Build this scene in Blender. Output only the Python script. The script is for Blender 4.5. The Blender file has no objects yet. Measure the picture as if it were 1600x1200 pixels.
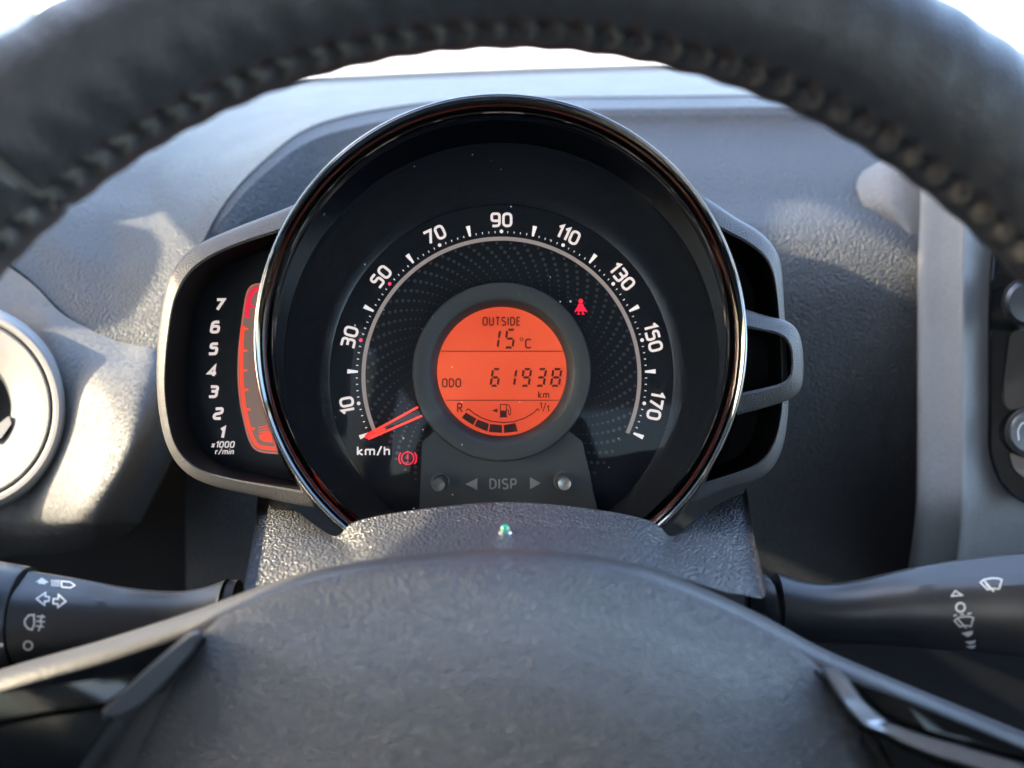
import bpy, math, random
from mathutils import Vector, Matrix
from mathutils.geometry import tessellate_polygon
from mathutils.bvhtree import BVHTree
R = math.radians
random.seed(7)
scene = bpy.context.scene
C = scene.collection

# ------------------------------------------------------------------ camera, sky, sun, exposure
PITCH, CAM_H = 23.0, 1.05                     # the column is raked 23 degrees; all cockpit parts are laid out along it
M = Matrix.Translation((0, 0, CAM_H)) @ Matrix.Rotation(R(-PITCH), 4, 'X')
F = 1600.0
cam = bpy.data.cameras.new('camera'); camo = bpy.data.objects.new('camera', cam); C.objects.link(camo)
camo.matrix_world = M @ Matrix.Rotation(R(90), 4, 'X')
cam.sensor_width = 36; cam.lens = 36.0; cam.clip_start = 0.01; cam.clip_end = 2000
cam.dof.use_dof = True; cam.dof.focus_distance = 0.322; cam.dof.aperture_fstop = 7.0
scene.camera = camo

SUN_AZ, SUN_EL = -97.0, 28.0                 # azimuth from +Y (ahead), negative = to the left
world = bpy.data.worlds.new('World'); scene.world = world; world.use_nodes = True
wn = world.node_tree.nodes; wl = world.node_tree.links
sky = wn.new('ShaderNodeTexSky'); sky.sky_type = 'NISHITA'; sky.sun_disc = False
sky.sun_elevation = R(SUN_EL); sky.sun_rotation = R(SUN_AZ); sky.altitude = 50; sky.dust_density = 3.0
bg = wn['Background']; bg.inputs['Strength'].default_value = 0.15
wl.new(sky.outputs[0], bg.inputs[0])
sun = bpy.data.lights.new('sun', 'SUN'); sun.energy = 2.0; sun.angle = R(0.53); sun.color = (1, 0.87, 0.66)
suno = bpy.data.objects.new('sun', sun); C.objects.link(suno)
sd = Vector((math.sin(R(SUN_AZ)) * math.cos(R(SUN_EL)), math.cos(R(SUN_AZ)) * math.cos(R(SUN_EL)), math.sin(R(SUN_EL))))
suno.rotation_euler = sd.to_track_quat('Z', 'Y').to_euler()
EXPO = 3.9
vs = scene.view_settings; vs.view_transform = 'Standard'; vs.look = 'None'; vs.gamma = 1; vs.exposure = EXPO
vs.use_curve_mapping = False
EM = 1.0 / 2 ** EXPO
scene.render.engine = 'CYCLES'
scene.cycles.use_denoising = True
scene.cycles.max_bounces = 10; scene.cycles.transparent_max_bounces = 12
scene.cycles.sample_clamp_indirect = 8

# ------------------------------------------------------------------ helpers
def at(u, v, d):                              # a point of the cockpit: offset across, distance along the column, height
    return Vector(((u - 800) / F * d, d, (600 - v) / F * d))

class MB:
    def __init__(s): s.v = []; s.f = []
    def add(s, vs_, fs):
        n = len(s.v); s.v += [Vector(p) for p in vs_]; s.f += [tuple(i + n for i in f) for f in fs]
    def grid(s, rows, close=False, flip=False):
        n, m = len(rows), len(rows[0]); vs_ = [p for r in rows for p in r]; fs = []
        for i in range(n - 1):
            for j in range(m if close else m - 1):
                k = (j + 1) % m
                q = (i * m + j, i * m + k, (i + 1) * m + k, (i + 1) * m + j)
                fs.append(q[::-1] if flip else q)
        s.add(vs_, fs)
    def tube(s, path, rad, n=8, caps=True):
        rings = []
        for i, p in enumerate(path):
            a = path[max(i - 1, 0)]; b = path[min(i + 1, len(path) - 1)]
            t = (b - a).normalized(); x = t.orthogonal().normalized()
            if rings: x = (lx - t * lx.dot(t)).normalized()
            lx = x; y = t.cross(x); r = rad[i] if isinstance(rad, (list, tuple)) else rad
            rings.append([p + (x * math.cos(2 * math.pi * k / n) + y * math.sin(2 * math.pi * k / n)) * r for k in range(n)])
        b0 = len(s.v); s.grid(rings, True)
        if caps: s.f += [tuple(range(b0, b0 + n))[::-1], tuple(range(b0 + (len(path) - 1) * n, b0 + len(path) * n))]
    def prism(s, poly, m0, m1):               # poly: 2D list; m0/m1 map (u,v) to the front / back surface
        n = len(poly); p3 = [Vector((a, b, 0)) for a, b in poly]
        tri = tessellate_polygon([p3])
        fr = [m0(a, b) for a, b in poly]; bk = [m1(a, b) for a, b in poly]
        fs = [tuple(t) for t in tri] + [tuple(i + n for i in t[::-1]) for t in tri]
        fs += [(i, (i + 1) % n, (i + 1) % n + n, i + n) for i in range(n)]
        s.add(fr + bk, fs)
    def sheet(s, poly, m0):
        p3 = [Vector((a, b, 0)) for a, b in poly]
        s.add([m0(a, b) for a, b in poly], [tuple(t) for t in tessellate_polygon([p3])])
    def ribbon(s, pts, w, m0, m1=None, closed=False):
        n = len(pts); L = []; Rr = []
        for i, p in enumerate(pts):
            a = pts[(i - 1) % n] if closed or i else p; b = pts[(i + 1) % n] if closed or i < n - 1 else p
            def nrm(p, q):
                dx, dy = q[0] - p[0], q[1] - p[1]; l = math.hypot(dx, dy) or 1; return (-dy / l, dx / l)
            n1 = nrm(a, p) if a != p else nrm(p, b); n2 = nrm(p, b) if b != p else n1
            mx, my = n1[0] + n2[0], n1[1] + n2[1]; l = math.hypot(mx, my) or 1; mx /= l; my /= l
            c = max(0.45, mx * n1[0] + my * n1[1]); h = w / 2 / c
            L.append((p[0] + mx * h, p[1] + my * h)); Rr.append((p[0] - mx * h, p[1] - my * h))
        vs_ = [m0(*p) for p in L] + [m0(*p) for p in Rr]; fs = []
        rng = range(n if closed else n - 1)
        for i in rng: k = (i + 1) % n; fs.append((i, k, n + k, n + i))
        if m1:
            vs_ += [m1(*p) for p in L] + [m1(*p) for p in Rr]
            for i in rng:
                k = (i + 1) % n; fs += [(i, 2 * n + i, 2 * n + k, k), (n + i, n + k, 3 * n + k, 3 * n + i)]
            if not closed:
                fs += [(0, n, 3 * n, 2 * n), (n - 1, 3 * n - 1, 4 * n - 1, 2 * n - 1)]
        s.add(vs_, fs)
    def bvh(s): return BVHTree.FromPolygons(s.v, s.f)
    def build(s, name, mat, parent=None, smooth=True, sharp=35):
        o_ = ORG.get(root_of(parent), Vector((0, 0, 0))) if parent else Vector((0, 0, 0))
        me = bpy.data.meshes.new(name); me.from_pydata([p - o_ for p in s.v], [], s.f); me.validate()
        me.materials.append(mat)
        import bmesh
        bm = bmesh.new(); bm.from_mesh(me); bmesh.ops.remove_doubles(bm, verts=bm.verts, dist=1e-6)
        bmesh.ops.recalc_face_normals(bm, faces=bm.faces); bm.to_mesh(me); bm.free()
        if smooth:
            me.polygons.foreach_set('use_smooth', [True] * len(me.polygons))
            me.set_sharp_from_angle(angle=R(sharp))
        o = bpy.data.objects.new(name, me); C.objects.link(o)
        if parent: o.parent = parent
        else: o.matrix_world = M
        return o

ORG = {}
def root_of(o):
    while o.parent: o = o.parent
    return o.name
def thing(name, label, cat, org, group=None):
    o = bpy.data.objects.new(name, None); C.objects.link(o); o.empty_display_size = 0.02
    o.matrix_world = M @ Matrix.Translation(org); ORG[o.name] = Vector(org)
    o['label'] = label; o['category'] = cat
    if group: o['group'] = group
    return o
def stuff(o): o['kind'] = 'stuff'; return o

def cr(P, n):                                 # Catmull-Rom through P, n steps per span
    P = [Vector(p) for p in P]; out = []
    for i in range(len(P) - 1):
        p1, p2 = P[i], P[i + 1]
        p0 = P[i - 1] if i else p1 * 2 - p2; p3 = P[i + 2] if i + 2 < len(P) else p2 * 2 - p1
        for k in range(n):
            t = k / n
            out.append(0.5 * ((2 * p1) + (p2 - p0) * t + (2 * p0 - 5 * p1 + 4 * p2 - p3) * t * t + (3 * p1 - p0 - 3 * p2 + p3) * t ** 3))
    out.append(P[-1]); return out
def crc(P, n):                                # closed 2D
    P = [Vector(p) for p in P]; m = len(P); out = []
    for i in range(m):
        p0, p1, p2, p3 = P[i - 1], P[i], P[(i + 1) % m], P[(i + 2) % m]
        for k in range(n):
            t = k / n
            out.append(0.5 * ((2 * p1) + (p2 - p0) * t + (2 * p0 - 5 * p1 + 4 * p2 - p3) * t * t + (3 * p1 - p0 - 3 * p2 + p3) * t ** 3))
    return out
def loft(ctrl, nu=6, nv=6):                   # control grid of points -> smooth dense rows
    rows = [cr(r, nu) for r in ctrl]
    cols = [cr([r[j] for r in rows], nv) for j in range(len(rows[0]))]
    return [[c[i] for c in cols] for i in range(len(cols[0]))]
def resample(P, n):
    P = [Vector(p) for p in P]; L = [0]
    for a, b in zip(P, P[1:]): L.append(L[-1] + (b - a).length)
    out = []; j = 0
    for k in range(n):
        t = L[-1] * k / (n - 1)
        while j < len(P) - 2 and L[j + 1] < t: j += 1
        out.append(P[j].lerp(P[j + 1], (t - L[j]) / max(L[j + 1] - L[j], 1e-9)))
    return out
def arc(cx, cy, r, a0, a1, n):                # angles in degrees, anticlockwise seen from the driver
    return [(cx + r * math.cos(R(a0 + (a1 - a0) * i / n)), cy - r * math.sin(R(a0 + (a1 - a0) * i / n))) for i in range(n + 1)]
def circ(cx, cy, r, n=24): return arc(cx, cy, r, 0, 360, n)[:-1]
def pl(d): return lambda u, v: at(u, v, d)

# ------------------------------------------------------------------ materials
def mat(name, col=(0.03, 0.03, 0.03), rough=0.5, metal=0.0, spec=0.5, coat=0.0, emit=None, es=1.0):
    m = bpy.data.materials.new(name); m.use_nodes = True
    b = m.node_tree.nodes['Principled BSDF']
    b.inputs['Base Color'].default_value = (*col, 1); b.inputs['Roughness'].default_value = rough
    b.inputs['Metallic'].default_value = metal; b.inputs['Specular IOR Level'].default_value = spec
    b.inputs['Coat Weight'].default_value = coat; b.inputs['Coat Roughness'].default_value = 0.03
    if emit:
        b.inputs['Emission Color'].default_value = (*emit, 1); b.inputs['Emission Strength'].default_value = es * EM
    return m
def nd(m, t, **k):
    n = m.node_tree.nodes.new(t)
    for a, b in k.items():
        if a in n.inputs: n.inputs[a].default_value = b
        else: setattr(n, a, b)
    return n
def lk(m, a, b): m.node_tree.links.new(a, b)
def coords(m, scale=(1, 1, 1)):
    t = nd(m, 'ShaderNodeTexCoord'); mp = nd(m, 'ShaderNodeMapping'); mp.inputs['Scale'].default_value = scale
    lk(m, t.outputs['Object'], mp.inputs['Vector']); return mp.outputs[0]
def grain(m, scale=1100, strength=0.35, dist=0.0003, noise=0.35, stretch=(1, 1, 1)):
    b = m.node_tree.nodes['Principled BSDF']; co = coords(m, stretch)
    ns = nd(m, 'ShaderNodeTexNoise'); ns.inputs['Scale'].default_value = scale * 0.6; ns.inputs['Detail'].default_value = 3
    lk(m, co, ns.inputs['Vector'])
    mx = nd(m, 'ShaderNodeMix', data_type='VECTOR'); mx.inputs[0].default_value = 0.0012 * noise
    add = nd(m, 'ShaderNodeVectorMath', operation='MULTIPLY_ADD'); lk(m, ns.outputs['Color'], add.inputs[0])
    add.inputs[1].default_value = (0.55 / scale,) * 3; lk(m, co, add.inputs[2])
    vo = nd(m, 'ShaderNodeTexVoronoi', feature='SMOOTH_F1'); vo.inputs['Scale'].default_value = scale
    vo.inputs['Smoothness'].default_value = 0.25
    lk(m, add.outputs[0], vo.inputs['Vector'])
    bp = nd(m, 'ShaderNodeBump'); bp.inputs['Strength'].default_value = strength; bp.inputs['Distance'].default_value = dist
    bp.invert = True
    lk(m, vo.outputs['Distance'], bp.inputs['Height']); lk(m, bp.outputs[0], b.inputs['Normal'])
    # wear: broad roughness changes
    n2 = nd(m, 'ShaderNodeTexNoise'); n2.inputs['Scale'].default_value = 28; n2.inputs['Detail'].default_value = 4
    lk(m, co, n2.inputs['Vector'])
    mr = nd(m, 'ShaderNodeMapRange'); r0 = b.inputs['Roughness'].default_value
    mr.inputs['To Min'].default_value = r0 - 0.07; mr.inputs['To Max'].default_value = r0 + 0.07
    lk(m, n2.outputs['Fac'], mr.inputs['Value']); lk(m, mr.outputs[0], b.inputs['Roughness'])
    return m
def dust(m, scale=420, thr=0.10, amount=0.75, col=(0.55, 0.54, 0.5), patch=(0.45, 0.75)):
    """pale dust specks of uneven size, thicker in some places"""
    b = m.node_tree.nodes['Principled BSDF']; co = coords(m)
    vo = nd(m, 'ShaderNodeTexVoronoi'); vo.inputs['Scale'].default_value = scale; lk(m, co, vo.inputs['Vector'])
    ns = nd(m, 'ShaderNodeTexNoise'); ns.inputs['Scale'].default_value = 22; lk(m, co, ns.inputs['Vector'])
    mr = nd(m, 'ShaderNodeMapRange'); mr.inputs['From Min'].default_value = patch[0]; mr.inputs['From Max'].default_value = patch[1]
    lk(m, ns.outputs['Fac'], mr.inputs['Value'])
    sp = nd(m, 'ShaderNodeSeparateColor'); lk(m, vo.outputs['Color'], sp.inputs[0])
    t = nd(m, 'ShaderNodeMath', operation='MULTIPLY'); lk(m, sp.outputs[0], t.inputs[0]); lk(m, mr.outputs[0], t.inputs[1])
    t2 = nd(m, 'ShaderNodeMath', operation='MULTIPLY'); lk(m, t.outputs[0], t2.inputs[0]); t2.inputs[1].default_value = thr * 1.3
    lt = nd(m, 'ShaderNodeMath', operation='LESS_THAN'); lk(m, vo.outputs['Distance'], lt.inputs[0]); lk(m, t2.outputs[0], lt.inputs[1])
    am = nd(m, 'ShaderNodeMath', operation='MULTIPLY'); lk(m, lt.outputs[0], am.inputs[0]); am.inputs[1].default_value = amount
    mx = nd(m, 'ShaderNodeMix', data_type='RGBA'); lk(m, am.outputs[0], mx.inputs[0])
    mx.inputs[6].default_value = b.inputs['Base Color'].default_value; mx.inputs[7].default_value = (*col, 1)
    lk(m, mx.outputs[2], b.inputs['Base Color']); return m
def sparkle(m, scale=2600, amt=0.5):
    """metal-flake paint"""
    b = m.node_tree.nodes['Principled BSDF']; co = coords(m)
    vo = nd(m, 'ShaderNodeTexVoronoi'); vo.inputs['Scale'].default_value = scale; lk(m, co, vo.inputs['Vector'])
    sb = nd(m, 'ShaderNodeVectorMath', operation='SUBTRACT'); lk(m, vo.outputs['Color'], sb.inputs[0]); sb.inputs[1].default_value = (.5, .5, .5)
    sc = nd(m, 'ShaderNodeVectorMath', operation='SCALE'); lk(m, sb.outputs[0], sc.inputs[0]); sc.inputs['Scale'].default_value = amt
    ge = nd(m, 'ShaderNodeNewGeometry')
    ad = nd(m, 'ShaderNodeVectorMath', operation='ADD'); lk(m, sc.outputs[0], ad.inputs[0]); lk(m, ge.outputs['Normal'], ad.inputs[1])
    nm = nd(m, 'ShaderNodeVectorMath', operation='NORMALIZE'); lk(m, ad.outputs[0], nm.inputs[0])
    lk(m, nm.outputs[0], b.inputs['Normal']); return m
def clear(name, base=0.0, ior=1.5, dustamt=0.0, tint=(1, 1, 1)):
    m = bpy.data.materials.new(name); m.use_nodes = True; t = m.node_tree; t.nodes.clear()
    out = t.nodes.new('ShaderNodeOutputMaterial'); tr = t.nodes.new('ShaderNodeBsdfTransparent'); tr.inputs[0].default_value = (*tint, 1); gl = t.nodes.new('ShaderNodeBsdfGlossy')
    gl.inputs['Roughness'].default_value = 0.02; lw = t.nodes.new('ShaderNodeLayerWeight'); lw.inputs[0].default_value = 0.5
    pw0 = nd(m, 'ShaderNodeMath', operation='POWER'); lk(m, lw.outputs['Facing'], pw0.inputs[0]); pw0.inputs[1].default_value = 5
    fr = nd(m, 'ShaderNodeMath', operation='MULTIPLY_ADD'); lk(m, pw0.outputs[0], fr.inputs[0]); f0 = ((ior - 1) / (ior + 1)) ** 2 * 2
    fr.inputs[1].default_value = 1 - f0; fr.inputs[2].default_value = f0
    mx = t.nodes.new('ShaderNodeMixShader'); t.links.new(fr.outputs[0], mx.inputs[0]); t.links.new(tr.outputs[0], mx.inputs[1]); t.links.new(gl.outputs[0], mx.inputs[2])
    if dustamt:
        co = coords(m); df = t.nodes.new('ShaderNodeBsdfDiffuse'); df.inputs[0].default_value = (0.6, 0.6, 0.56, 1)
        vo = nd(m, 'ShaderNodeTexVoronoi'); vo.inputs['Scale'].default_value = 330; lk(m, co, vo.inputs['Vector'])
        sp = nd(m, 'ShaderNodeSeparateColor'); lk(m, vo.outputs['Color'], sp.inputs[0])
        pw = nd(m, 'ShaderNodeMath', operation='POWER'); lk(m, sp.outputs[0], pw.inputs[0]); pw.inputs[1].default_value = 7
        sc = nd(m, 'ShaderNodeMath', operation='MULTIPLY'); lk(m, pw.outputs[0], sc.inputs[0]); sc.inputs[1].default_value = 0.11
        lt = nd(m, 'ShaderNodeMath', operation='LESS_THAN'); lk(m, vo.outputs['Distance'], lt.inputs[0]); lk(m, sc.outputs[0], lt.inputs[1])
        am = nd(m, 'ShaderNodeMath', operation='MULTIPLY'); lk(m, lt.outputs[0], am.inputs[0]); am.inputs[1].default_value = dustamt
        m2 = t.nodes.new('ShaderNodeMixShader'); t.links.new(am.outputs[0], m2.inputs[0]); t.links.new(mx.outputs[0], m2.inputs[1]); t.links.new(df.outputs[0], m2.inputs[2])
        t.links.new(m2.outputs[0], out.inputs[0])
    else: t.links.new(mx.outputs[0], out.inputs[0])
    return m

DASH = dust(grain(mat('dash_grained_plastic', (0.040, 0.044, 0.050), 0.49, spec=0.45), 1050, 1.0, 0.0008), 420, 0.05, 0.5)
COLUMN = dust(grain(mat('column_grained_plastic', (0.042, 0.045, 0.050), 0.31, spec=0.95), 1150, 1.0, 0.0008), 650, 0.2, 0.75, patch=(.38, .7))
HOUSING = dust(grain(mat('housing_fine_plastic', (0.055, 0.055, 0.058), 0.42), 2200, 0.8, 0.0002), 600, 0.05, 0.6)
DARK = grain(mat('dark_plastic', (0.006, 0.007, 0.009), 0.6, spec=0.3), 1100, 0.3)
POD_IN = mat('pod_inner_black', (0.004, 0.005, 0.007), 0.55, spec=0.3)
POD_FACE = dust(mat('pod_face_black', (0.004, 0.006, 0.010), 0.4, spec=0.3), 300, 0.04, 0.3)
PIANO = dust(mat('piano_black', (0.006, 0.007, 0.008), 0.06, spec=0.6, coat=0.6), 500, 0.03, 0.6)
BEZEL = dust(mat('smoked_chrome', (0.06, 0.064, 0.066), 0.05, metal=1.0, coat=0.6), 420, 0.025, 0.5)
HOOD = mat('bezel_hood_matte', (0.002, 0.003, 0.006), 0.13, spec=0.5)
DIALM = dust(mat('dial_black', (0.002, 0.0045, 0.009), 0.5, spec=0.2), 420, 0.03, 0.2)
CONE = mat('dial_cone_gloss', (0.0012, 0.0032, 0.0065), 0.22, spec=0.3)
RINGM = grain(mat('lcd_ring_plastic', (0.024, 0.029, 0.031), 0.5, spec=0.35), 2600, 0.15, 0.0001)
SILVER = sparkle(mat('silver_flake_paint', (0.11, 0.112, 0.115), 0.55, metal=0.08, spec=0.22), 1300, 0.3)
SILVER_D = sparkle(mat('grey_flake_paint', (0.175, 0.18, 0.185), 0.55, metal=0.1, spec=0.3), 1500, 0.16)
PANEL = mat('panel_gloss_black', (0.004, 0.005, 0.006), 0.07, spec=0.22)
VENTM = mat('vent_satin_silver', (0.22, 0.22, 0.22), 0.5, metal=0.1, spec=0.25)
SATIN = mat('satin_silver', (0.33, 0.35, 0.385), 0.28, metal=1.0)
EDGE = mat('edge_chrome', (0.24, 0.25, 0.26), 0.2, metal=1.0)
LEATHER = grain(mat('rim_leather', (0.027, 0.030, 0.035), 0.40, spec=0.55), 1100, 0.6, 0.0004)
PAD = grain(mat('airbag_grained_plastic', (0.052, 0.056, 0.063), 0.34, spec=0.9), 1150, 1.0, 0.0009, stretch=(1, 1, 1.7))
SHELL = grain(mat('wheel_back_plastic', (0.050, 0.050, 0.052), 0.46), 900, 0.35)
THREAD = mat('thread', (0.09, 0.088, 0.074), 0.7)
STALK = dust(grain(mat('stalk_plastic', (0.013, 0.014, 0.016), 0.36), 2600, 0.1, 0.0001), 620, 0.05, 0.7)
RUBBER = mat('rubber_black', (0.008, 0.008, 0.009), 0.55)
STEEL = mat('button_steel', (0.30, 0.29, 0.27), 0.30, metal=0.9)
BUTTON = mat('button_black', (0.045, 0.045, 0.045), 0.3)
PRINT = mat('printed_white', (0.5, 0.51, 0.5), 0.6)
PRINT_G = mat('engraved_grey', (0.16, 0.155, 0.15), 0.45)
NUM = mat('backlit_numeral', (0.3, 0.29, 0.28), 0.5, emit=(1.0, 0.86, 0.82), es=0.72)
TICKM = mat('backlit_tick', (0.6, 0.58, 0.56), 0.5, emit=(1.0, 0.90, 0.86), es=0.62)
ARCM = mat('backlit_arc', (0.12, 0.11, 0.10), 0.5, emit=(1.0, 0.80, 0.74), es=0.22)
DOTM = mat('printed_dot', (0.022, 0.028, 0.033), 0.6)
REDDOT = mat('backlit_red_dot', (0.5, 0.05, 0.1), 0.5, emit=(1.0, 0.04, 0.14), es=0.7)
LCD = mat('lcd_backlit_orange', (0.03, 0.008, 0.006), 0.3, emit=(0.88, 0.115, 0.038), es=0.98)
_b = LCD.node_tree.nodes['Principled BSDF']; _n = nd(LCD, 'ShaderNodeTexNoise'); _n.inputs['Scale'].default_value = 38; _n.inputs['Detail'].default_value = 1
_r = nd(LCD, 'ShaderNodeValToRGB'); _r.color_ramp.elements[0].position = .3; _r.color_ramp.elements[1].position = .7
_r.color_ramp.elements[0].color = (0.70, 0.060, 0.016, 1); _r.color_ramp.elements[1].color = (0.88, 0.100, 0.026, 1)
lk(LCD, coords(LCD), _n.inputs['Vector']); lk(LCD, _n.outputs['Fac'], _r.inputs[0]); lk(LCD, _r.outputs[0], _b.inputs['Emission Color'])
INK = mat('lcd_ink', (0.012, 0.006, 0.006), 0.5, spec=0.2, emit=(0.30, 0.05, 0.03), es=0.06)
NEEDLE = mat('needle_glow', (0.5, 0.03, 0.02), 0.4, emit=(1.0, 0.045, 0.018), es=1.05)
NEEDLE_T = mat('needle_tip_glow', (0.5, 0.02, 0.02), 0.4, emit=(1.0, 0.012, 0.010), es=0.9)
NEEDLE_C = mat('needle_core', (0.05, 0.035, 0.035), 0.3)
WARN = mat('warning_red', (0.4, 0.01, 0.02), 0.4, emit=(1.0, 0.008, 0.05), es=0.95)
TACH_O = mat('tach_orange', (0.5, 0.05, 0.02), 0.4, emit=(1.0, 0.055, 0.018), es=1.0)
TACH_R = mat('tach_red', (0.5, 0.01, 0.03), 0.4, emit=(0.92, 0.006, 0.055), es=0.85)
TACH_BG = mat('tach_band', (0.07, 0.055, 0.05), 0.4, emit=(0.42, 0.27, 0.21), es=0.42)
TACH_E = mat('tach_edge', (0.3, 0.12, 0.1), 0.4, emit=(0.80, 0.20, 0.14), es=0.5)
GREEN = mat('green_led', (0.02, 0.40, 0.22), 0.12, spec=0.8, coat=1.0)
CHROME = mat('chrome', (0.6, 0.6, 0.6), 0.12, metal=1.0)
LENS = clear('clear_lens', ior=1.12, dustamt=0.7)
GLASS = clear('window_glass', ior=1.35)
TINTED = clear('sun_dimming_glass', ior=1.35, tint=(0.66, 0.64, 0.58))  # tint added to weaken and warm the sun passing through
FABRIC = mat('cabin_lining', (0.40, 0.41, 0.42), 0.9)
DOORM = mat('door_plastic', (0.06, 0.06, 0.06), 0.6)
SEATM = mat('seat_fabric', (0.022, 0.022, 0.025), 0.9)
GROUND = mat('pale_concrete', (0.55, 0.53, 0.50), 0.9)
_b = GROUND.node_tree.nodes['Principled BSDF']; _n = nd(GROUND, 'ShaderNodeTexNoise'); _n.inputs['Scale'].default_value = 3
_r = nd(GROUND, 'ShaderNodeValToRGB'); _r.color_ramp.elements[0].color = (0.48, 0.46, 0.43, 1); _r.color_ramp.elements[1].color = (0.60, 0.58, 0.55, 1)
lk(GROUND, coords(GROUND), _n.inputs['Vector']); lk(GROUND, _n.outputs['Fac'], _r.inputs[0]); lk(GROUND, _r.outputs[0], _b.inputs['Base Color'])

# ------------------------------------------------------------------ stroke lettering
def rp(pts, r, closed=False, n=5):            # polyline with rounded corners
    out = []; m = len(pts)
    for i, p in enumerate(pts):
        if not closed and i in (0, m - 1): out.append(p); continue
        a = pts[i - 1]; b = pts[(i + 1) % m]
        da = Vector((a[0] - p[0], a[1] - p[1])); db = Vector((b[0] - p[0], b[1] - p[1]))
        q = min(r, da.length * .499, db.length * .499)
        s = Vector(p) + da.normalized() * q; e = Vector(p) + db.normalized() * q
        for k in range(n + 1):
            t = k / n; out.append(tuple(s * (1 - t) ** 2 + Vector(p) * 2 * t * (1 - t) + e * t * t))
    return out
def glyph(c):
    w = .62; g = {
     '0': (w, [(rp([(0, 0), (w, 0), (w, 1), (0, 1)], .31, True), True)]),
     '1': (.25, [([(.0, .80), (.25, 1), (.25, 0)], False)]),
     '2': (w, [(rp([(0, .96), (w, 1), (w, .55), (0, .42), (0, 0), (w, 0)], .2), False)]),
     '3': (w, [(rp([(0, 1), (w, 1), (w, .54), (.14, .54)], .2), False), (rp([(.3, .54), (w, .54), (w, 0), (0, 0)], .22), False)]),
     '4': (w, [([(.46, 0), (.46, 1), (0, .28), (w + .05, .28)], False)]),
     '5': (w, [(rp([(w, 1), (.06, 1), (.04, .58), (w, .62), (w, 0), (0, 0)], .2), False)]),
     '6': (w, [(rp([(0, 0), (w, 0), (w, .58), (0, .58)], .2, True), True), (rp([(0, .35), (0, 1), (w * .93, 1)], .3), False)]),
     '7': (w, [([(0, 1), (w, 1), (.2, 0)], False)]),
     '8': (w, [(rp([(0, 0), (w, 0), (w, .54), (0, .54)], .2, True), True), (rp([(.04, .54), (w - .04, .54), (w - .04, 1), (.04, 1)], .2, True), True)]),
     '9': (w, [(rp([(0, .42), (w, .42), (w, 1), (0, 1)], .2, True), True), (rp([(w, .65), (w, 0), (.06, 0)], .3), False)]),
     'O': (.60, [(rp([(0, 0), (.6, 0), (.6, 1), (0, 1)], .3, True), True)]),
     'D': (.56, [(rp([(0, 0), (.56, 0), (.56, 1), (0, 1)], .3, True)[6:-6] if 0 else rp([(0, 0), (.3, 0), (.56, .2), (.56, .8), (.3, 1), (0, 1)], .12, True), True)]),
     'U': (.54, [(rp([(0, 1), (0, 0), (.54, 0), (.54, 1)], .25), False)]),
     'T': (.56, [([(0, 1), (.56, 1)], False), ([(.28, 1), (.28, 0)], False)]),
     'S': (.50, [(rp([(.48, .95), (.2, 1.02), (0, .9), (0, .58), (.5, .44), (.5, .06), (.28, -.02), (0, .05)], .2), False)]),
     'I': (.04, [([(.02, 0), (.02, 1)], False)]),
     'E': (.42, [([(.42, 1), (0, 1), (0, 0), (.42, 0)], False), ([(0, .52), (.38, .52)], False)]),
     'C': (.58, [(rp([(.58, .92), (.3, 1.03), (0, .9), (0, .1), (.3, -.03), (.58, .08)], .25), False)]),
     'P': (.50, [([(0, 0), (0, 1)], False), (rp([(0, 1), (.5, 1), (.5, .45), (0, .45)], .24), False)]),
     'R': (.52, [([(0, 0), (0, 1)], False), (rp([(0, 1), (.5, 1), (.5, .48), (0, .48)], .24), False), ([(.22, .48), (.54, 0)], False)]),
     'k': (.48, [([(0, 0), (0, 1)], False), ([(.44, .68), (.03, .34), (.48, 0)], False)]),
     'm': (.86, [([(0, 0), (0, .68)], False), (rp([(0, .64), (.43, .70), (.43, 0)], .2), False), (rp([(.43, .64), (.86, .70), (.86, 0)], .2), False)]),
     'h': (.46, [([(0, 0), (0, 1)], False), (rp([(0, .64), (.46, .70), (.46, 0)], .2), False)]),
     'n': (.46, [([(0, 0), (0, .68)], False), (rp([(0, .64), (.46, .70), (.46, 0)], .2), False)]),
     'r': (.32, [([(0, 0), (0, .68)], False), (rp([(0, .6), (.1, .68), (.34, .68)], .1), False)]),
     'i': (.04, [([(.02, 0), (.02, .66)], False), ([(.02, .86), (.02, 1)], False)]),
     'x': (.46, [([(0, .66), (.46, 0)], False), ([(.46, .66), (0, 0)], False)]),
     '/': (.42, [([(0, -.05), (.42, 1.08)], False)]),
     'o': (.22, [(circ(.11, .89, .11, 10), True)]),
    }
    return g[c]
def text(mb, s, cx, cy, h, t, d0, d1=None, ang=0, slant=0, ws=1.0, gap=.24, mp=None):
    """letters of cap height h centred on (cx, cy); t = stroke width"""
    H = h - t; adv = []; x = 0
    for c in s:
        if c == ' ': x += .5 * ws; adv.append(x); continue
        adv.append(x); x += glyph(c)[0] * ws + gap + t / H * .6
    W = x - gap - t / H * .6; ca, sa = math.cos(R(ang)), math.sin(R(ang)); k = 0
    for c, x0 in zip(s, adv):
        if c == ' ': continue
        for pts, cl in glyph(c)[1]:
            q = []
            for px, py in pts:
                X = (x0 + px * ws - W / 2 + slant * (py - .5)) * H; Y = (py - .5) * H
                q.append((cx + X * ca - Y * sa, cy - (X * sa + Y * ca)))
            e = 0.00003 * (k % 4); k += 1
            m0 = mp or pl(d0 - e)
            mb.ribbon(q, t, m0, pl(d1) if d1 else None, cl)

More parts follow.
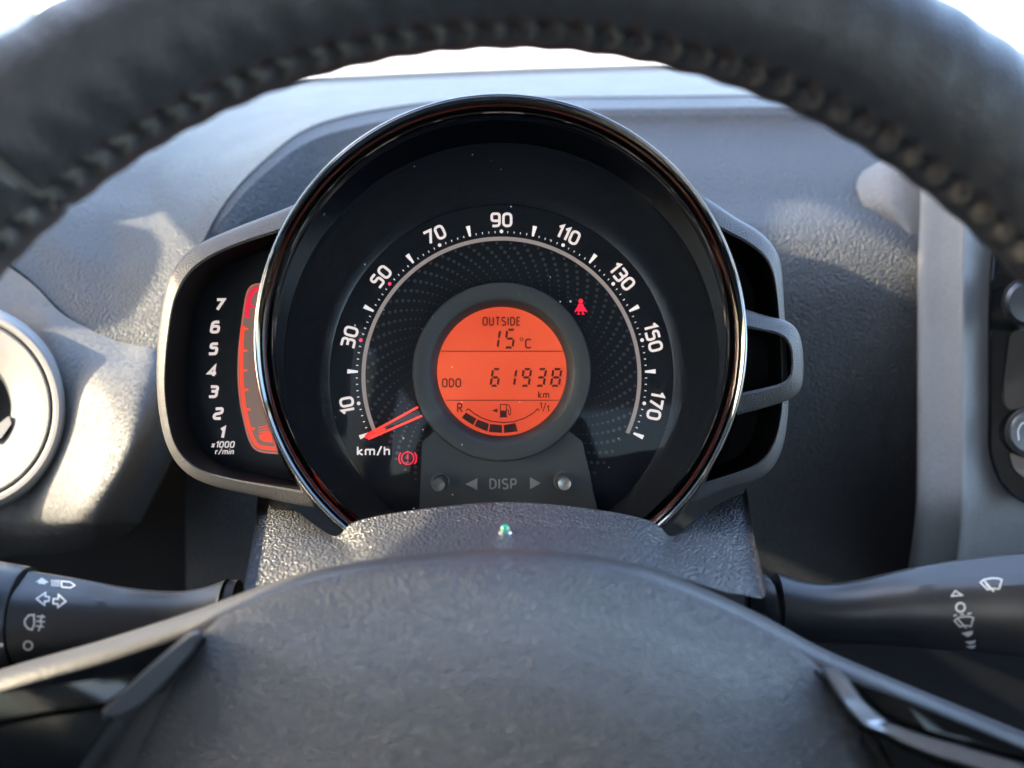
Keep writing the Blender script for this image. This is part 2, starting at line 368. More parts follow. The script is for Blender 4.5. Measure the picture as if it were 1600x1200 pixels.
SEG = {'0': 'abcdef', '1': 'bc', '3': 'abgcd', '5': 'afgcd', '6': 'afgedc', '8': 'abcdefg', '9': 'abcdfg'}
def seven(mb, c, x0, y0, x1, y1, t, d, slant=.16):
    w, h = x1 - x0 - slant * (y1 - y0), y1 - y0; g = .7
    def P(px, py): return (x0 + px + slant * (h - py), y0 + py)
    hh = h / 2; b = t * .55
    S = {'a': [(b + g, 0), (w - b - g, 0), (w - t - g, t), (t + g, t)], 'd': [(t + g, h - t), (w - t - g, h - t), (w - b - g, h), (b + g, h)],
         'g': [(b + g, hh), (t + g, hh - t / 2), (w - t - g, hh - t / 2), (w - b - g, hh), (w - t - g, hh + t / 2), (t + g, hh + t / 2)],
         'f': [(0, b + g), (t, t + g), (t, hh - t / 2 - g), (b, hh - g), (0, hh - b - g)], 'e': [(0, hh + b + g), (b, hh + g), (t, hh + t / 2 + g), (t, h - t - g), (0, h - b - g)],
         'b': [(w, b + g), (w - t, t + g), (w - t, hh - t / 2 - g), (w - b, hh - g), (w, hh - b - g)], 'c': [(w, hh + b + g), (w - b, hh + g), (w - t, hh + t / 2 + g), (w - t, h - t - g), (w, h - b - g)]}
    for k in SEG[c]: mb.prism([P(*p) for p in S[k]], pl(d), pl(d + .0004))

# ------------------------------------------------------------------ the place around: ground, car body and unseen sun blockers
g = MB(); g.add([(-400, -400, 0), (400, -400, 0), (400, 400, 0), (-400, 400, 0)], [(0, 1, 2, 3)])
go = g.build('ground', GROUND); go.matrix_world = Matrix.Identity(4); go['kind'] = 'structure'; go['label'] = 'pale sunlit concrete ground outside the windscreen'

def wpart(name, m, parent, quads, thick=None):
    b = MB()
    for q in quads: b.add(q, [tuple(range(len(q)))])
    o = b.build(name, m, None, smooth=False); o.matrix_world = Matrix.Identity(4); o.parent = parent; o.matrix_parent_inverse = Matrix.Identity(4); return o
def slab(q, th):                              # closed slab from a polygon, thickened along its normal
    q = [Vector(p) for p in q]; n = (q[1] - q[0]).cross(q[2] - q[0]).normalized() * th
    k = len(q); out = [q, [p + n for p in q][::-1]]
    for i in range(k): out.append([q[i], q[i] + n, q[(i + 1) % k] + n, q[(i + 1) % k]])
    return out
H = CAM_H
body = bpy.data.objects.new('car_body', None); C.objects.link(body); body['kind'] = 'structure'; body['label'] = 'car body with roof, pillars, doors and added sun blockers around the cockpit'
XL, XR = -0.42, 0.98
wpart('roof', FABRIC, body, slab([(XL, -1.3, H + .34), (XR, -1.3, H + .34), (XR, .20, H + .33), (XL, .20, H + .33)], .02))
def beam(p, q, w):
    p, q = Vector(p), Vector(q); t = (q - p).normalized(); a = t.orthogonal().normalized() * w; b = t.cross(a).normalized() * w
    c0 = [p + a + b, p - a + b, p - a - b, p + a - b]; c1 = [x + (q - p) for x in c0]
    return [c0, c1[::-1]] + [[c0[i], c1[i], c1[(i + 1) % 4], c0[(i + 1) % 4]] for i in range(4)]
wpart('pillar', FABRIC, body, slab([(XL, y, H + z) for y, z in ((.305, .33), (.305, .216), (.352, .212), (.352, .188), (.318, .168), (.318, .072), (.386, .062), (.394, .0), (.40, -.10), (.97, -.12), (.97, -.06), (.78, .16), (.56, .33))], -.03))  # unseen left pillar, outline notched to cut the sun into patches
wpart('pillar', FABRIC, body, beam((XR - .02, .18, H + .33), (XR + .03, .95, H - .10), .028))
wpart('pillar', FABRIC, body, beam((XL, -.75, H + .33), (XL - .03, -.72, H - .12), .05))
wpart('pillar', FABRIC, body, beam((XR, -.75, H + .33), (XR + .03, -.72, H - .12), .05))
wpart('door', DOORM, body, slab([(XL - .04, -1.3, H - .10), (XL - .04, .95, H - .08), (XL - .04, .95, H - .75), (XL - .04, -1.3, H - .75)], .03))
wpart('door', DOORM, body, slab([(XR + .04, -1.3, H - .10), (XR + .04, .95, H - .08), (XR + .04, .95, H - .75), (XR + .04, -1.3, H - .75)], -.03))
wpart('floor_carpet', SEATM, body, slab([(XL - .04, -1.3, H - .75), (XR + .04, -1.3, H - .75), (XR + .04, .95, H - .75), (XL - .04, .95, H - .75)], -.02))
wpart('bulkhead', DOORM, body, slab([(XL - .04, .90, H - .75), (XR + .04, .90, H - .75), (XR + .04, .90, H - .13), (XL - .04, .90, H - .13)], -.02))
wpart('rear_seat', SEATM, body, slab([(XL, -1.1, H - .7), (XR, -1.1, H - .7), (XR, -1.25, H + .05), (XL, -1.25, H + .05)], -.1))
wpart('visor_sun_blocker', FABRIC, body, slab([(XL + .06, y, H + z) for y, z in ((-.30, -.03), (-.05, -.03), (.125, -.028), (.14, .000), (.165, .010), (.185, .030), (.25, .034), (.278, .044), (.300, .008), (.342, .004), (.344, .06), (.324, .085), (.322, .30), (.29, .32), (-.30, .32))], .015))  # added out of view, outline shaped to keep sun off hub and dash
wpart('side_window', TINTED, body, [[(XL - .02, -.78, H + .34), (XL - .02, .99, H + .34), (XL - .05, .99, H - .16), (XL - .05, -.78, H - .16)]])
b = MB(); mc = Vector((-.585, .356, H + .042)); rr = []
for i in range(17):
    t = math.pi * i / 16; rr.append([mc + Vector((-.10 * math.cos(t), .044 * math.sin(t) ** .6 * math.cos(2 * math.pi * k / 24), .062 * math.sin(t) ** .6 * math.sin(2 * math.pi * k / 24))) for k in range(24)])
b.grid(rr, True); o = b.build('mirror_sun_blocker', PIANO); o.matrix_world = Matrix.Identity(4); o.parent = body  # unseen mirror blob, placed and sized to throw shade on the left dash
wpart('driver_seat', SEATM, body, slab([(x, -.42 - .16 * (z > 0), H + z) for x, z in ((-.25, -.6), (.25, -.6), (.26, -.2), (.22, .10), (.13, .14), (.13, .30), (-.13, .30), (-.13, .14), (-.22, .10), (-.26, -.2))], .10))  # unseen seat, added to darken the surfaces that face it
ws_ = thing('windscreen', 'clear glass windscreen beyond the dashboard top', 'windscreen', (0, .8, .24))
b = MB(); inv = M.inverted()
b.grid([[inv @ Vector((XL + .02 + (XR - XL - .04) * k / 8, .20 + .05 * math.sin(math.pi * k / 8), H + .33)) for k in range(9)],
        [inv @ Vector((XL - .03 + (XR - XL + .06) * k / 8, .88 + .06 * math.sin(math.pi * k / 8), H - .10)) for k in range(9)]])
b.build('pane', GLASS, ws_)

# ------------------------------------------------------------------ dashboard
dash = thing('dashboard', 'dark grained plastic dashboard behind and around the instrument cluster', 'dashboard', at(800, 900, .42))
# padded top: columns run from the windscreen to the edge of the fascia (left) or to the crease above the dial (right)
D6 = (.80, .69, .61, .556, .514, .480)
PC = [[(-420, 180, .80), (-420, 205, .60), (-420, 235, .52), (-420, 265, .475), (-420, 292, .452), (-420, 318, .440)],
 [(-150, 166, .80), (-140, 205, .56), (-130, 252, .48), (-120, 290, .445), (-110, 318, .428), (-100, 345, .415)],
 [(0, 157, .80), (8, 208, .54), (14, 272, .463), (20, 335, .428), (25, 382, .412), (30, 423, .402)],
 [(80, 150, .80), (88, 210, .535), (94, 290, .453), (100, 372, .417), (106, 438, .402), (110, 497, .392)],
 [(150, 145, .80), (160, 213, .53), (170, 300, .450), (178, 398, .413), (184, 470, .397), (190, 533, .386)],
 [(205, 142, .80), (215, 210, .53), (225, 300, .448), (235, 395, .408), (243, 468, .392), (250, 545, .381)],
 [(260, 138, .80), (266, 190, .55), (272, 260, .465), (279, 325, .425), (285, 382, .404), (290, 440, .392)],
 [(330, 134, .80), (333, 165, .60), (337, 215, .50), (340, 255, .455), (343, 290, .427), (345, 325, .408)],
 [(415, 131, .80), (416, 150, .64), (417, 180, .545), (418, 203, .495), (419, 223, .460), (420, 243, .432)],
 [(500, 128, .80), (500, 140, .66), (500, 157, .57), (500, 170, .52), (500, 181, .486), (500, 192, .458)],
 [(640, 121, .80), (640, 130, .68), (640, 141, .60), (640, 149, .548), (640, 156, .508), (640, 163, .475)]]
PC += [[(u, v, d) for v, d in zip(vs__, D6)] for u, vs__ in ((800, (115, 122, 132, 140, 147, 153)), (960, (110, 118, 129, 137, 144, 151)), (1120, (106, 115, 126, 135, 142, 149)),
 (1280, (103, 112, 124, 133, 140, 147)), (1440, (100, 110, 122, 131, 139, 146)), (1700, (96, 107, 120, 130, 138, 146)), (2100, (90, 102, 117, 128, 137, 146)))]
b = MB(); rows = []
for c in loft([[at(*p) for p in col_] for col_ in PC], 6, 6):
    n_ = Vector((0, .45, -.9)); e = c[-1]
    rows.append(c + [e + Vector((0, .0004, -.0008)), e + Vector((0, .0014, -.0016))])
b.grid(rows); b.build('padded_top', DASH, dash, sharp=60)
# face below the crease: scooped round the dial, then a hollow and a slope on the right
FC = [[(290, 441, .3927), (290, 455, .400), (290, 480, .404), (290, 520, .405), (290, 700, .42), (290, 980, .44)],
 [(345, 326, .4087), (345, 347, .405), (345, 372, .404), (345, 410, .404), (345, 620, .41), (345, 980, .44)],
 [(420, 244, .4327), (420, 266, .425), (420, 300, .423), (420, 345, .422), (420, 600, .42), (420, 980, .44)],
 [(500, 193, .4587), (500, 214, .448), (500, 248, .446), (500, 295, .443), (500, 600, .43), (500, 980, .44)],
 [(640, 164, .4757), (640, 183, .463), (640, 215, .459), (640, 280, .445), (640, 600, .425), (640, 980, .44)]]
FC += [[(u, v0 + 1, .4807), (u, v0 + 19, .463), (u, 207, .457), (u, 300, .426), (u, 470, .405), (u, 980, .480)] for u, v0 in ((800, 153), (960, 151), (1120, 149), (1280, 147), (1440, 146), (1700, 146), (2100, 146))]
b = MB(); ctrl = []
for c in FC:
    p = [at(*q) for q in c]
    ctrl.append([p[0], p[0].lerp(p[1], .85), p[1], p[1].lerp(p[2], .25), p[2], p[3], p[4], p[5]])
b.grid(loft(ctrl, 6, 6)); b.build('dial_surround', DASH, dash, sharp=60)
b = MB(); b.grid([[at(u, v, d) for u in (-700, 200, 700, 1300, 2300)] for v, d in ((720, .45), (900, .475), (1100, .50), (1400, .53), (1900, .58))])
b.build('knee_panel', DARK, dash)
# strip between pad and windscreen
b = MB(); b.grid([cr([at(-420, 180 + dv, d), at(30, 152 + dv, d), at(420, 129 + dv, d), at(800, 112 + dv, d), at(1200, 101 + dv, d), at(1700, 93 + dv, d), at(2100, 88 + dv, d)], 4)
    for dv, d in ((1, .80), (-5, .80), (-8, .812), (-6, .86), (20, .9))])
b.build('windscreen_seal', RUBBER, dash)

# left fascia panel
b = MB()
ctrl = [[at(*p) for p in r] for r in [
 [(-300, 250, .42), (-150, 318, .41), (30, 428, .399), (100, 492, .391), (180, 531, .385), (246, 545, .381), (275, 552, .40), (290, 556, .44)],
 [(-300, 420, .39), (-150, 470, .385), (30, 520, .387), (100, 570, .3745), (180, 600, .366), (241, 612, .368), (272, 616, .39), (288, 620, .44)],
 [(-300, 640, .392), (-150, 640, .396), (40, 640, .387), (112, 672, .3665), (180, 700, .3555), (216, 703, .358), (250, 706, .385), (270, 708, .44)],
 [(-300, 770, .372), (-150, 770, .381), (0, 780, .379), (80, 792, .3650), (130, 800, .354), (166, 806, .359), (200, 806, .385), (225, 806, .44)],
 [(-300, 840, .39), (-150, 840, .385), (0, 830, .387), (80, 830, .377), (130, 828, .37), (160, 826, .375), (190, 822, .40), (215, 820, .44)],
 [(-300, 900, .45), (-150, 890, .44), (0, 870, .43), (80, 865, .43), (130, 858, .43), (155, 850, .43), (180, 844, .44), (200, 840, .46)]]]
b.grid(loft(ctrl, 8, 8)); b.build('fascia_panel', SILVER, dash)

# air vent
vent = thing('air_vent', 'round silver-ringed air vent glaring in sunlight at the left edge', 'air vent', at(-60, 640, .365))
def lathe_v(cx, cy, prof, n=72):              # prof: (radius_px at depth d, d)
    return [[at(cx, cy, d) + Vector((math.cos(2 * math.pi * k / n), 0, math.sin(2 * math.pi * k / n))) * (r / F * d) for k in range(n)] for r, d in prof]
b = MB(); b.grid(lathe_v(-62, 640, [(168, .378), (163, .3668), (159, .3650), (154, .3642), (148, .3642), (145, .3650), (144, .370)]), True); b.build('outer_ring', VENTM, vent)
b = MB(); b.grid(lathe_v(-62, 640, [(143, .370), (141.5, .3656), (138, .3648), (120, .3652), (100, .3675), (86, .3715), (80, .377), (78, .387)]), True); b.build('inner_ring', VENTM, vent)
b = MB(); b.grid(lathe_v(-62, 640, [(82, .377), (78, .383), (50, .3905), (1, .3915)]), True); b.build('bowl', DARK, vent)
b = MB(); b.prism([(-10, 668), (14, 650), (18, 662), (2, 684), (-12, 690)], pl(.370), pl(.379)); b.build('thumb_tab', VENTM, vent, smooth=False)

# centre stack
cs = thing('centre_console', 'grey metallic centre console edge with glossy black control panel', 'console', at(1560, 900, .41))
ctrl = []
for v, o in ((120, 8), (240, 6), (330, 4), (420, 0), (560, 0), (700, 0), (800, -2), (880, -12), (940, -22), (985, -30)):
    k = -.008 + (0 if v < 780 else ((v - 780) / 205) ** 2 * .075)
    ctrl.append([at(1433 + o, v, .432 + k), at(1434 + o, v, .411 + k), at(1440 + o, v, .4065 + k), at(1470 + o, v, .4035 + k), at(1496 + o * .8, v, .4005 + k), at(1504 + o * .8, v, .3993 + k), at(1511 + o * .8, v, .3998 + k), at(1530 + o * .6, v, .4030 + k), at(1580, v, .408 + k), at(1750, v, .42 + k), at(1900, v, .46 + k)])
b = MB(); b.grid(loft(ctrl, 5, 5)); b.build('surround', SILVER_D, cs, sharp=60)
b = MB()
Lf = cr([at(1380, 250, .436), at(1352, 266, .432), at(1340, 292, .4275), at(1352, 327, .4215), at(1388, 370, .4175), at(1431, 412, .4150)], 6)
Rt = cr([at(1420, 232, .425), at(1446, 262, .421), at(1452, 296, .4165), at(1449, 335, .4135), at(1443, 375, .4115), at(1437, 414, .4110)], 6)
rws = []
for p, q in zip(Lf, Rt):
    p, q = p * .995, q * .987
    m_ = (p + q) / 2 + Vector((-.0015, -.0035, .0025))
    rws.append([p + Vector((0, .012, 0))] + cr([p, m_, q], 5) + [q + Vector((0.002, .02, 0))])
b.grid(rws); b.build('corner_trim', SILVER, cs)
b = MB(); out = rp([(1556, 340), (1543, 450), (1543, 720), (1575, 778), (1640, 800), (1800, 800), (1800, 340)], 60, True, 8)
def shrink(poly, k):
    cx = sum(p[0] for p in poly) / len(poly); cy = sum(p[1] for p in poly) / len(poly)
    res = []
    n = len(poly)
    for i, p in enumerate(poly):
        a, c = poly[i - 1], poly[(i + 1) % n]; dx, dy = c[0] - a[0], c[1] - a[1]; l = math.hypot(dx, dy) or 1
        nx, ny = -dy / l, dx / l
        if (cx - p[0]) * nx + (cy - p[1]) * ny < 0: nx, ny = -nx, -ny
        res.append((p[0] + nx * k, p[1] + ny * k))
    return res
ring = [(out, .409), (out, .4002), (shrink(out, 1.2), .3992), (shrink(out, 4), .3988), (shrink(out, 6), .3994), (shrink(out, 40), .3998)]
tl = lambda u, v, d: at(u, v, d - .008 - max(0, u - 1545) * .00006)
b.grid([[tl(u, v, d) for u, v in q] for q, d in ring], True); b.sheet(shrink(out, 40), lambda u, v: tl(u, v, .3998)); b.build('gloss_panel', PANEL, cs)
b = MB(); b.prism(rp([(1578, 520), (1600, 512), (1700, 512), (1700, 640), (1572, 640), (1568, 600)], 10, True), lambda u, v: at(u, v, .3885 - max(0, u - 1570) * .00004), pl(.393)); b.build('display_panel', PIANO, cs, sharp=20)
b = MB(); b.prism(rp([(1576, 706), (1600, 716), (1700, 716), (1700, 752), (1604, 748), (1585, 735)], 8, True), lambda u, v: at(u, v, .3885 - max(0, u - 1570) * .00004), pl(.393)); b.build('display_panel', PIANO, cs, sharp=20)
b = MB(); b.grid(lathe_v(1607, 474, [(43, 0.3920), (41, 0.3850), (38, 0.3820), (39, 0.3770), (37, 0.3730), (30, 0.3710), (10, 0.3705), (.5, 0.3705)]), True); b.build('knob', STALK, cs)
bt = MB(); bt.grid(lathe_v(1610, 676, [(40, 0.3920), (39, 0.3852), (37, 0.3845), (35.5, 0.3852), (34, 0.3846), (30, 0.3838), (5, 0.3835), (.3, 0.3835)]), True); bo = bt.build('push_button', BUTTON, cs)
b = MB(); b.ribbon(cr([(1592, 688, 0), (1591, 672, 0), (1597, 662, 0), (1606, 661, 0), (1613, 668, 0)], 4) and [tuple(p[:2]) for p in cr([(1592, 688, 0), (1591, 672, 0), (1597, 662, 0), (1606, 661, 0), (1613, 668, 0)], 4)], 2.0, pl(.3832)); b.build('symbol', PRINT, bo)

# ------------------------------------------------------------------ steering column cover with light
col = thing('column_cover', 'grained plastic steering column cover below the round dial', 'column cover', at(790, 900, .27))
cols = [
 [(414, 800, .36), (409, 779, .335), (402, 850, .300), (388, 930, .267)],
 [(450, 812, .345), (446, 787, .330), (448, 850, .294), (440, 925, .264)],
 [(498, 842, .33), (494, 822, .312), (506, 852, .289), (505, 908, .261)],
 [(530, 856, .32), (526, 838, .300), (543, 856, .284), (545, 897, .259)],
 [(562, 850, .32), (556, 815, .2975), (582, 842, .281), (600, 886, .258)],
 [(655, 850, .32), (650, 797, .2965), (670, 830, .281), (680, 875, .257)],
 [(790, 850, .32), (790, 785, .2955), (790, 826, .280), (790, 868, .256)],
 [(925, 850, .32), (928, 796, .2965), (908, 830, .281), (900, 875, .257)],
 [(1012, 850, .32), (1018, 815, .2975), (995, 842, .281), (985, 886, .258)],
 [(1044, 856, .32), (1048, 838, .300), (1035, 856, .284), (1042, 897, .259)],
 [(1072, 842, .33), (1078, 818, .312), (1070, 852, .289), (1080, 908, .261)],
 [(1122, 812, .345), (1118, 790, .330), (1124, 850, .294), (1135, 925, .264)],
 [(1158, 800, .36), (1160, 772, .335), (1172, 850, .300), (1190, 935, .267)]]
ctrl = []
for c in cols:
    p = [at(*q) for q in c]
    ctrl.append([p[0], p[0].lerp(p[1], .9), p[1], p[1].lerp(p[2], .12), p[1].lerp(p[2], .5), p[2], p[3]])
L0 = [q + Vector((-.001, 0, -.05)) for q in ctrl[0]]; R0 = [q + Vector((.001, 0, -.05)) for q in ctrl[-1]]
L1 = [q + Vector((-.0012, 0, -.002)) for q in ctrl[0]]; R1 = [q + Vector((.0012, 0, -.002)) for q in ctrl[-1]]
b = MB(); b.grid(loft([L0, L1] + ctrl + [R1, R0], 6, 5)); b.build('upper_shell', COLUMN, col, sharp=60); colb = b.bvh()
lp = at(789, 833, .2735)
h = colb.ray_cast(Vector((0, 0, 0)), at(789, 833, 1).normalized())[0] or lp
led = thing('indicator_light', 'tiny green dome light in chrome collar on column cover', 'light', h)
nrm = Vector((0, -.30, .95)).normalized()
def cap(mb, c, n_, prof, k=24):
    n_ = n_.normalized(); x = n_.orthogonal().normalized(); y = n_.cross(x)
    mb.grid([[c + n_ * z + (x * math.cos(2 * math.pi * i / k) + y * math.sin(2 * math.pi * i / k)) * r for i in range(k)] for r, z in prof], True)
b = MB(); cap(b, h, nrm, [(.0020, -.001), (.0020, .0004), (.0017, .0008), (.00135, .0008), (.0013, .0004)]); b.build('collar', CHROME, led)
b = MB(); cap(b, h, nrm, [(.00135, .0), (.00135, .0010), (.0012, .0018), (.0008, .0023), (.00002, .0025)]); b.build('dome', GREEN, led)

# ------------------------------------------------------------------ instrument cluster
cl = thing('instrument_cluster', 'round speedometer cluster with orange display, smoked bezel and side pods', 'instruments', at(785, 830, .34))
DC, DR = (783.5, 588.5), .334                 # dial centre, dial distance
def ringpts(cx, cy, r, d, n=160): return [at(u, v, d) for u, v in circ(cx, cy, r, n)]
b = MB(); prof = [(782, 548, 370, .370), (782, 541, 384, .330), (782, 537, 387.5, .3150), (782, 533, 386.5, .3060), (782, 531.5, 385, .3020), (782, 531, 383, .3002), (782, 531, 381, .2999),
                  (782, 531.2, 378.5, .3003), (782.1, 531.8, 373, .3013), (782.1, 532.2, 367, .3027), (782.2, 532.6, 361, .3044), (782.2, 533, 357, .3058), (782.2, 533.4, 355, .3068), (782.3, 534, 354, .3085)]
b.grid([ringpts(*p) for p in prof], True); b.build('bezel', BEZEL, cl, sharp=60)
b = MB(); ep = ringpts(782, 531, 383.6, .3004); b.tube(ep + [ep[0]], .00028, 8, caps=False); b.build('edge_trim', EDGE, cl)
b = MB(); prof = [(782.3, 534, 354, .3085), (782.3, 536, 354, .3105), (782.4, 539, 352, .3110), (782.6, 552, 346, .320), (783, 564, 340, .3318)]
b.grid([ringpts(*p) for p in prof], True); b.build('hood', HOOD, cl, sharp=30)
# dial: flat disc, sloping outer cone
b = MB(); b.grid([ringpts(783, 564, 341, .3312), ringpts(783, 571, 318, .3320), ringpts(783.3, 582, 288, .3330), ringpts(783.5, 587, 272, .3334), ringpts(783.5, 588, 268.5, .3337), ringpts(783.5, 588.3, 267, .3352)], True); b.build('dial_cone', CONE, cl)
b = MB(); b.sheet(circ(*DC, 270, 96), pl(DR + .0006)); dial = b.build('dial_face', DIALM, cl, smooth=False)
def ANG(s): return 90 - (s - 90) * 1.2575
def pol(r, a): return (DC[0] + r * math.cos(R(a)), DC[1] - r * math.sin(R(a)))
for s in range(10, 171, 20):
    a = ANG(s); x, y = pol(245, a); b = MB()
    text(b, str(s), x, y, 23, 3.9, DR - .0018, DR + .0004, a - 90, ws=1.02, gap=.20); b.build('numeral', NUM, dial, smooth=False)
    b = MB(); b.prism(circ(*pol(227, a), 2.9, 14), pl(DR - .0003), pl(DR + .0004)); b.build('scale_dot', REDDOT if s in (30, 50) else NUM, dial, smooth=False)
for s in range(0, 181, 20):
    a = ANG(s); b = MB(); r0, r1, w0, w1 = 224.5, 241, 1.5, 3.4
    ca, sa = math.cos(R(a)), math.sin(R(a))
    q = [(DC[0] + r * ca - w * sa, DC[1] - r * sa - w * ca) for r, w in ((r0, -w0), (r1, -w1), (r1, w1), (r0, w0))]
    b.prism(q, pl(DR - .0006), pl(DR + .0004)); b.build('tick_mark', TICKM, dial, smooth=False)
b = MB()
for s in range(2, 180, 2):
    if s % 10 == 0: continue
    a = ANG(s); ca, sa = math.cos(R(a)), math.sin(R(a))
    b.prism([(DC[0] + r * ca - w * sa, DC[1] - r * sa - w * ca) for r, w in ((224.2, -.4), (227.4, -.8), (227.4, .8), (224.2, .4))], pl(DR - .0001), pl(DR + .0004))
stuff(b.build('fine_scale', TICKM, dial, smooth=False))
b = MB(); b.ribbon(arc(*DC, 215.7, ANG(180) - 1, ANG(0) + .5, 120), 6.2, pl(DR - .0002), pl(DR + .0004)); b.build('scale_arc', ARCM, dial, smooth=False)
b = MB()
for i in range(60):
    for k in range(17):
        r = 209 - k * 7.4 * (1 - .012 * k); a = i * 6.0 + (r - 209) * .25 + 2; a2 = (a + 90) % 360 - 90
        if not -62 < a2 < 242 or r < 110: continue
        q = (2.4, 3.0, 2.9, 2.6, 2.3, 2.0, 1.7, 1.5, 1.3, 1.1, .95, .85, .75, .65, .6, .55, .5)[k]
        u, v = pol(r, a)
        b.sheet(circ(u, v, q, 8 if q > 1.4 else 5), pl(DR + .0002))
stuff(b.build('dot_pattern', DOTM, dial, smooth=False))
b = MB(); text(b, 'km/h', 583.5, 704.5, 15, 2.4, DR - .0003, DR + .0004, gap=.26, ws=1.25); b.build('unit_text', TICKM, dial, smooth=False)
# warning lamps
b = MB(); b.ribbon(circ(637, 716, 9.6, 28), 2.0, pl(DR - .0002), None, True)
b.ribbon(arc(637, 716, 13.8, -40, 40, 10), 2.3, pl(DR - .0002)); b.ribbon(arc(637, 716, 13.8, 140, 220, 10), 2.3, pl(DR - .0002))
b.ribbon([(637, 709.5), (637, 718)], 2.2, pl(DR - .0002)); b.sheet(circ(637, 721.8, 1.4, 10), pl(DR - .0002)); b.build('brake_lamp', WARN, dial, smooth=False)
b = MB(); b.sheet(circ(907.5, 470.5, 3.7, 14), pl(DR - .0002)); b.sheet([(903.5, 474.6), (911, 474.6), (913.5, 483), (915, 486.5), (899.5, 486.5), (901.5, 482)], pl(DR - .00022))
b.ribbon([(902.5, 480), (898.2, 488)], 1.8, pl(DR - .00024)); b.ribbon([(912.4, 480), (917.2, 488)], 1.8, pl(DR - .00024))
b.ribbon([(905.5, 486), (902.5, 490.6), (906.2, 490.8)], 1.6, pl(DR - .00026)); b.ribbon([(909, 486), (912.4, 490.6), (908.6, 490.8)], 1.6, pl(DR - .00026))
b.build('seat_belt_lamp', WARN, dial, smooth=False)
# needle
nb = MB(); tip = (568, 684.5); a0, a1 = (653, 636), (659.5, 649.5)
nd_d = .3300
nb.ribbon([(572.5, 680), a0], 3.6, pl(nd_d), pl(nd_d + .0012)); nb.ribbon([(575, 686.0), a1], 3.6, pl(nd_d - .00004), pl(nd_d + .0012))
nb.ribbon([(574, 683.5), (603, 668.5)], 3.6, pl(nd_d + .0002), pl(nd_d + .0012))
needle = nb.build('needle', NEEDLE, cl, smooth=False)
b = MB(); b.prism([(569.5, 681), (574, 676.5), (583, 671.5), (589, 676), (577, 684.5), (571.5, 685.5)], pl(nd_d - .0001), pl(nd_d + .0008)); b.build('tip', NEEDLE_T, needle, smooth=False)
b = MB(); b.prism([(600, 668), (604, 663.5), (653, 640), (657, 648), (608, 667), (603, 670)], pl(nd_d + .0001), pl(nd_d + .0008)); b.build('core', NEEDLE_C, needle, smooth=False)
# display ring + pedestal + screen
lc = (784, 580)
def rg(r, d, n=96): return [at(u, v, d) for u, v in circ(lc[0], lc[1] + 1, r, n)]
b = MB(); b.grid([rg(140, .3350), rg(140, .3235), rg(138.5, .3228), rg(136, .3226), rg(115, .3229), rg(112.5, .3232), rg(102, .3264), rg(101, .3285)], True); b.build('display_ring', RINGM, cl)
b = MB(); top = [(660, 690), (655, 800), (648, 880), (940, 880), (934, 800), (910, 690)] + [p for p in arc(784, 581, 122, -42, -138, 24)]
b.prism(top, pl(.3246), pl(.3350)); b.build('pedestal', RINGM, cl, sharp=30); ped = b
b = MB(); b.sheet(circ(784, 580, 101.2, 80), pl(.3276)); lcd = b.build('lcd_screen', LCD, cl, smooth=False)
LD = .3270
def lcdpart(name, fn):
    b = MB(); fn(b); b.build(name, INK, lcd, smooth=False)
lcdpart('divider_line', lambda b: b.ribbon([(688, 548.8), (880, 548.8)], 1.3, pl(LD), pl(LD + .0004)))
lcdpart('divider_line', lambda b: b.ribbon([(696.5, 625.4), (873, 625.4)], 1.3, pl(LD), pl(LD + .0004)))
lcdpart('caption', lambda b: text(b, 'OUTSIDE', 783.6, 502, 14.5, 2.2, LD, LD + .0004, gap=.21, ws=.86))
lcdpart('caption', lambda b: text(b, 'ODO', 705.5, 598.2, 14.5, 2.2, LD, LD + .0004, gap=.2, ws=.95))
lcdpart('caption', lambda b: text(b, 'km', 849.5, 616.6, 11.5, 1.9, LD, LD + .0004, gap=.2, ws=1.0))
lcdpart('caption', lambda b: text(b, 'R', 718.5, 637, 15, 2.2, LD, LD + .0004))
lcdpart('caption', lambda b: (text(b, '1', 845, 634, 10.5, 1.7, LD, LD + .0004), b.ribbon([(848.3, 643), (853, 629)], 1.5, pl(LD)), text(b, '1', 856, 638.5, 10.5, 1.7, LD, LD + .0004)))
lcdpart('unit', lambda b: (text(b, 'C', 825.5, 536.8, 16, 2.6, LD, LD + .0004, ws=1.05), b.ribbon(circ(815, 530, 2.3, 12), 1.2, pl(LD), None, True)))
for c, x0, x1, y0, y1 in (('1', 767, 783.5, 514, 545), ('5', 786.5, 807, 513.5, 544.8), ('6', 764.5, 783.5, 575, 604.5), ('1', 792, 809, 575, 604.5), ('9', 812.5, 832, 575, 604.5), ('3', 835.5, 855.3, 575, 604.5), ('8', 858.8, 879.3, 575, 604.5)):
    lcdpart('digit', lambda b: seven(b, c, x0, y0, x1, y1, 3.6, LD, .15))
z4 = lambda q: [(640 + a / 4, 440 + c / 4) for a, c in q]
for q in ([(352, 818), (418, 858), (396, 897), (325, 851)], [(425, 862), (496, 888), (486, 937), (404, 902)], [(503, 890), (577, 897), (578, 946), (495, 940)], [(588, 897), (661, 884), (676, 936), (590, 946)]):
    lcdpart('fuel_block', lambda b: b.prism(z4(q), pl(LD), pl(LD + .0004)))
lcdpart('fuel_scale', lambda b: b.ribbon(z4([(352, 806), (368, 795), (400, 822), (450, 852), (510, 873), (580, 881), (650, 876), (720, 853), (775, 820), (800, 795), (812, 806)]), 1.7, pl(LD), pl(LD + .0004)))
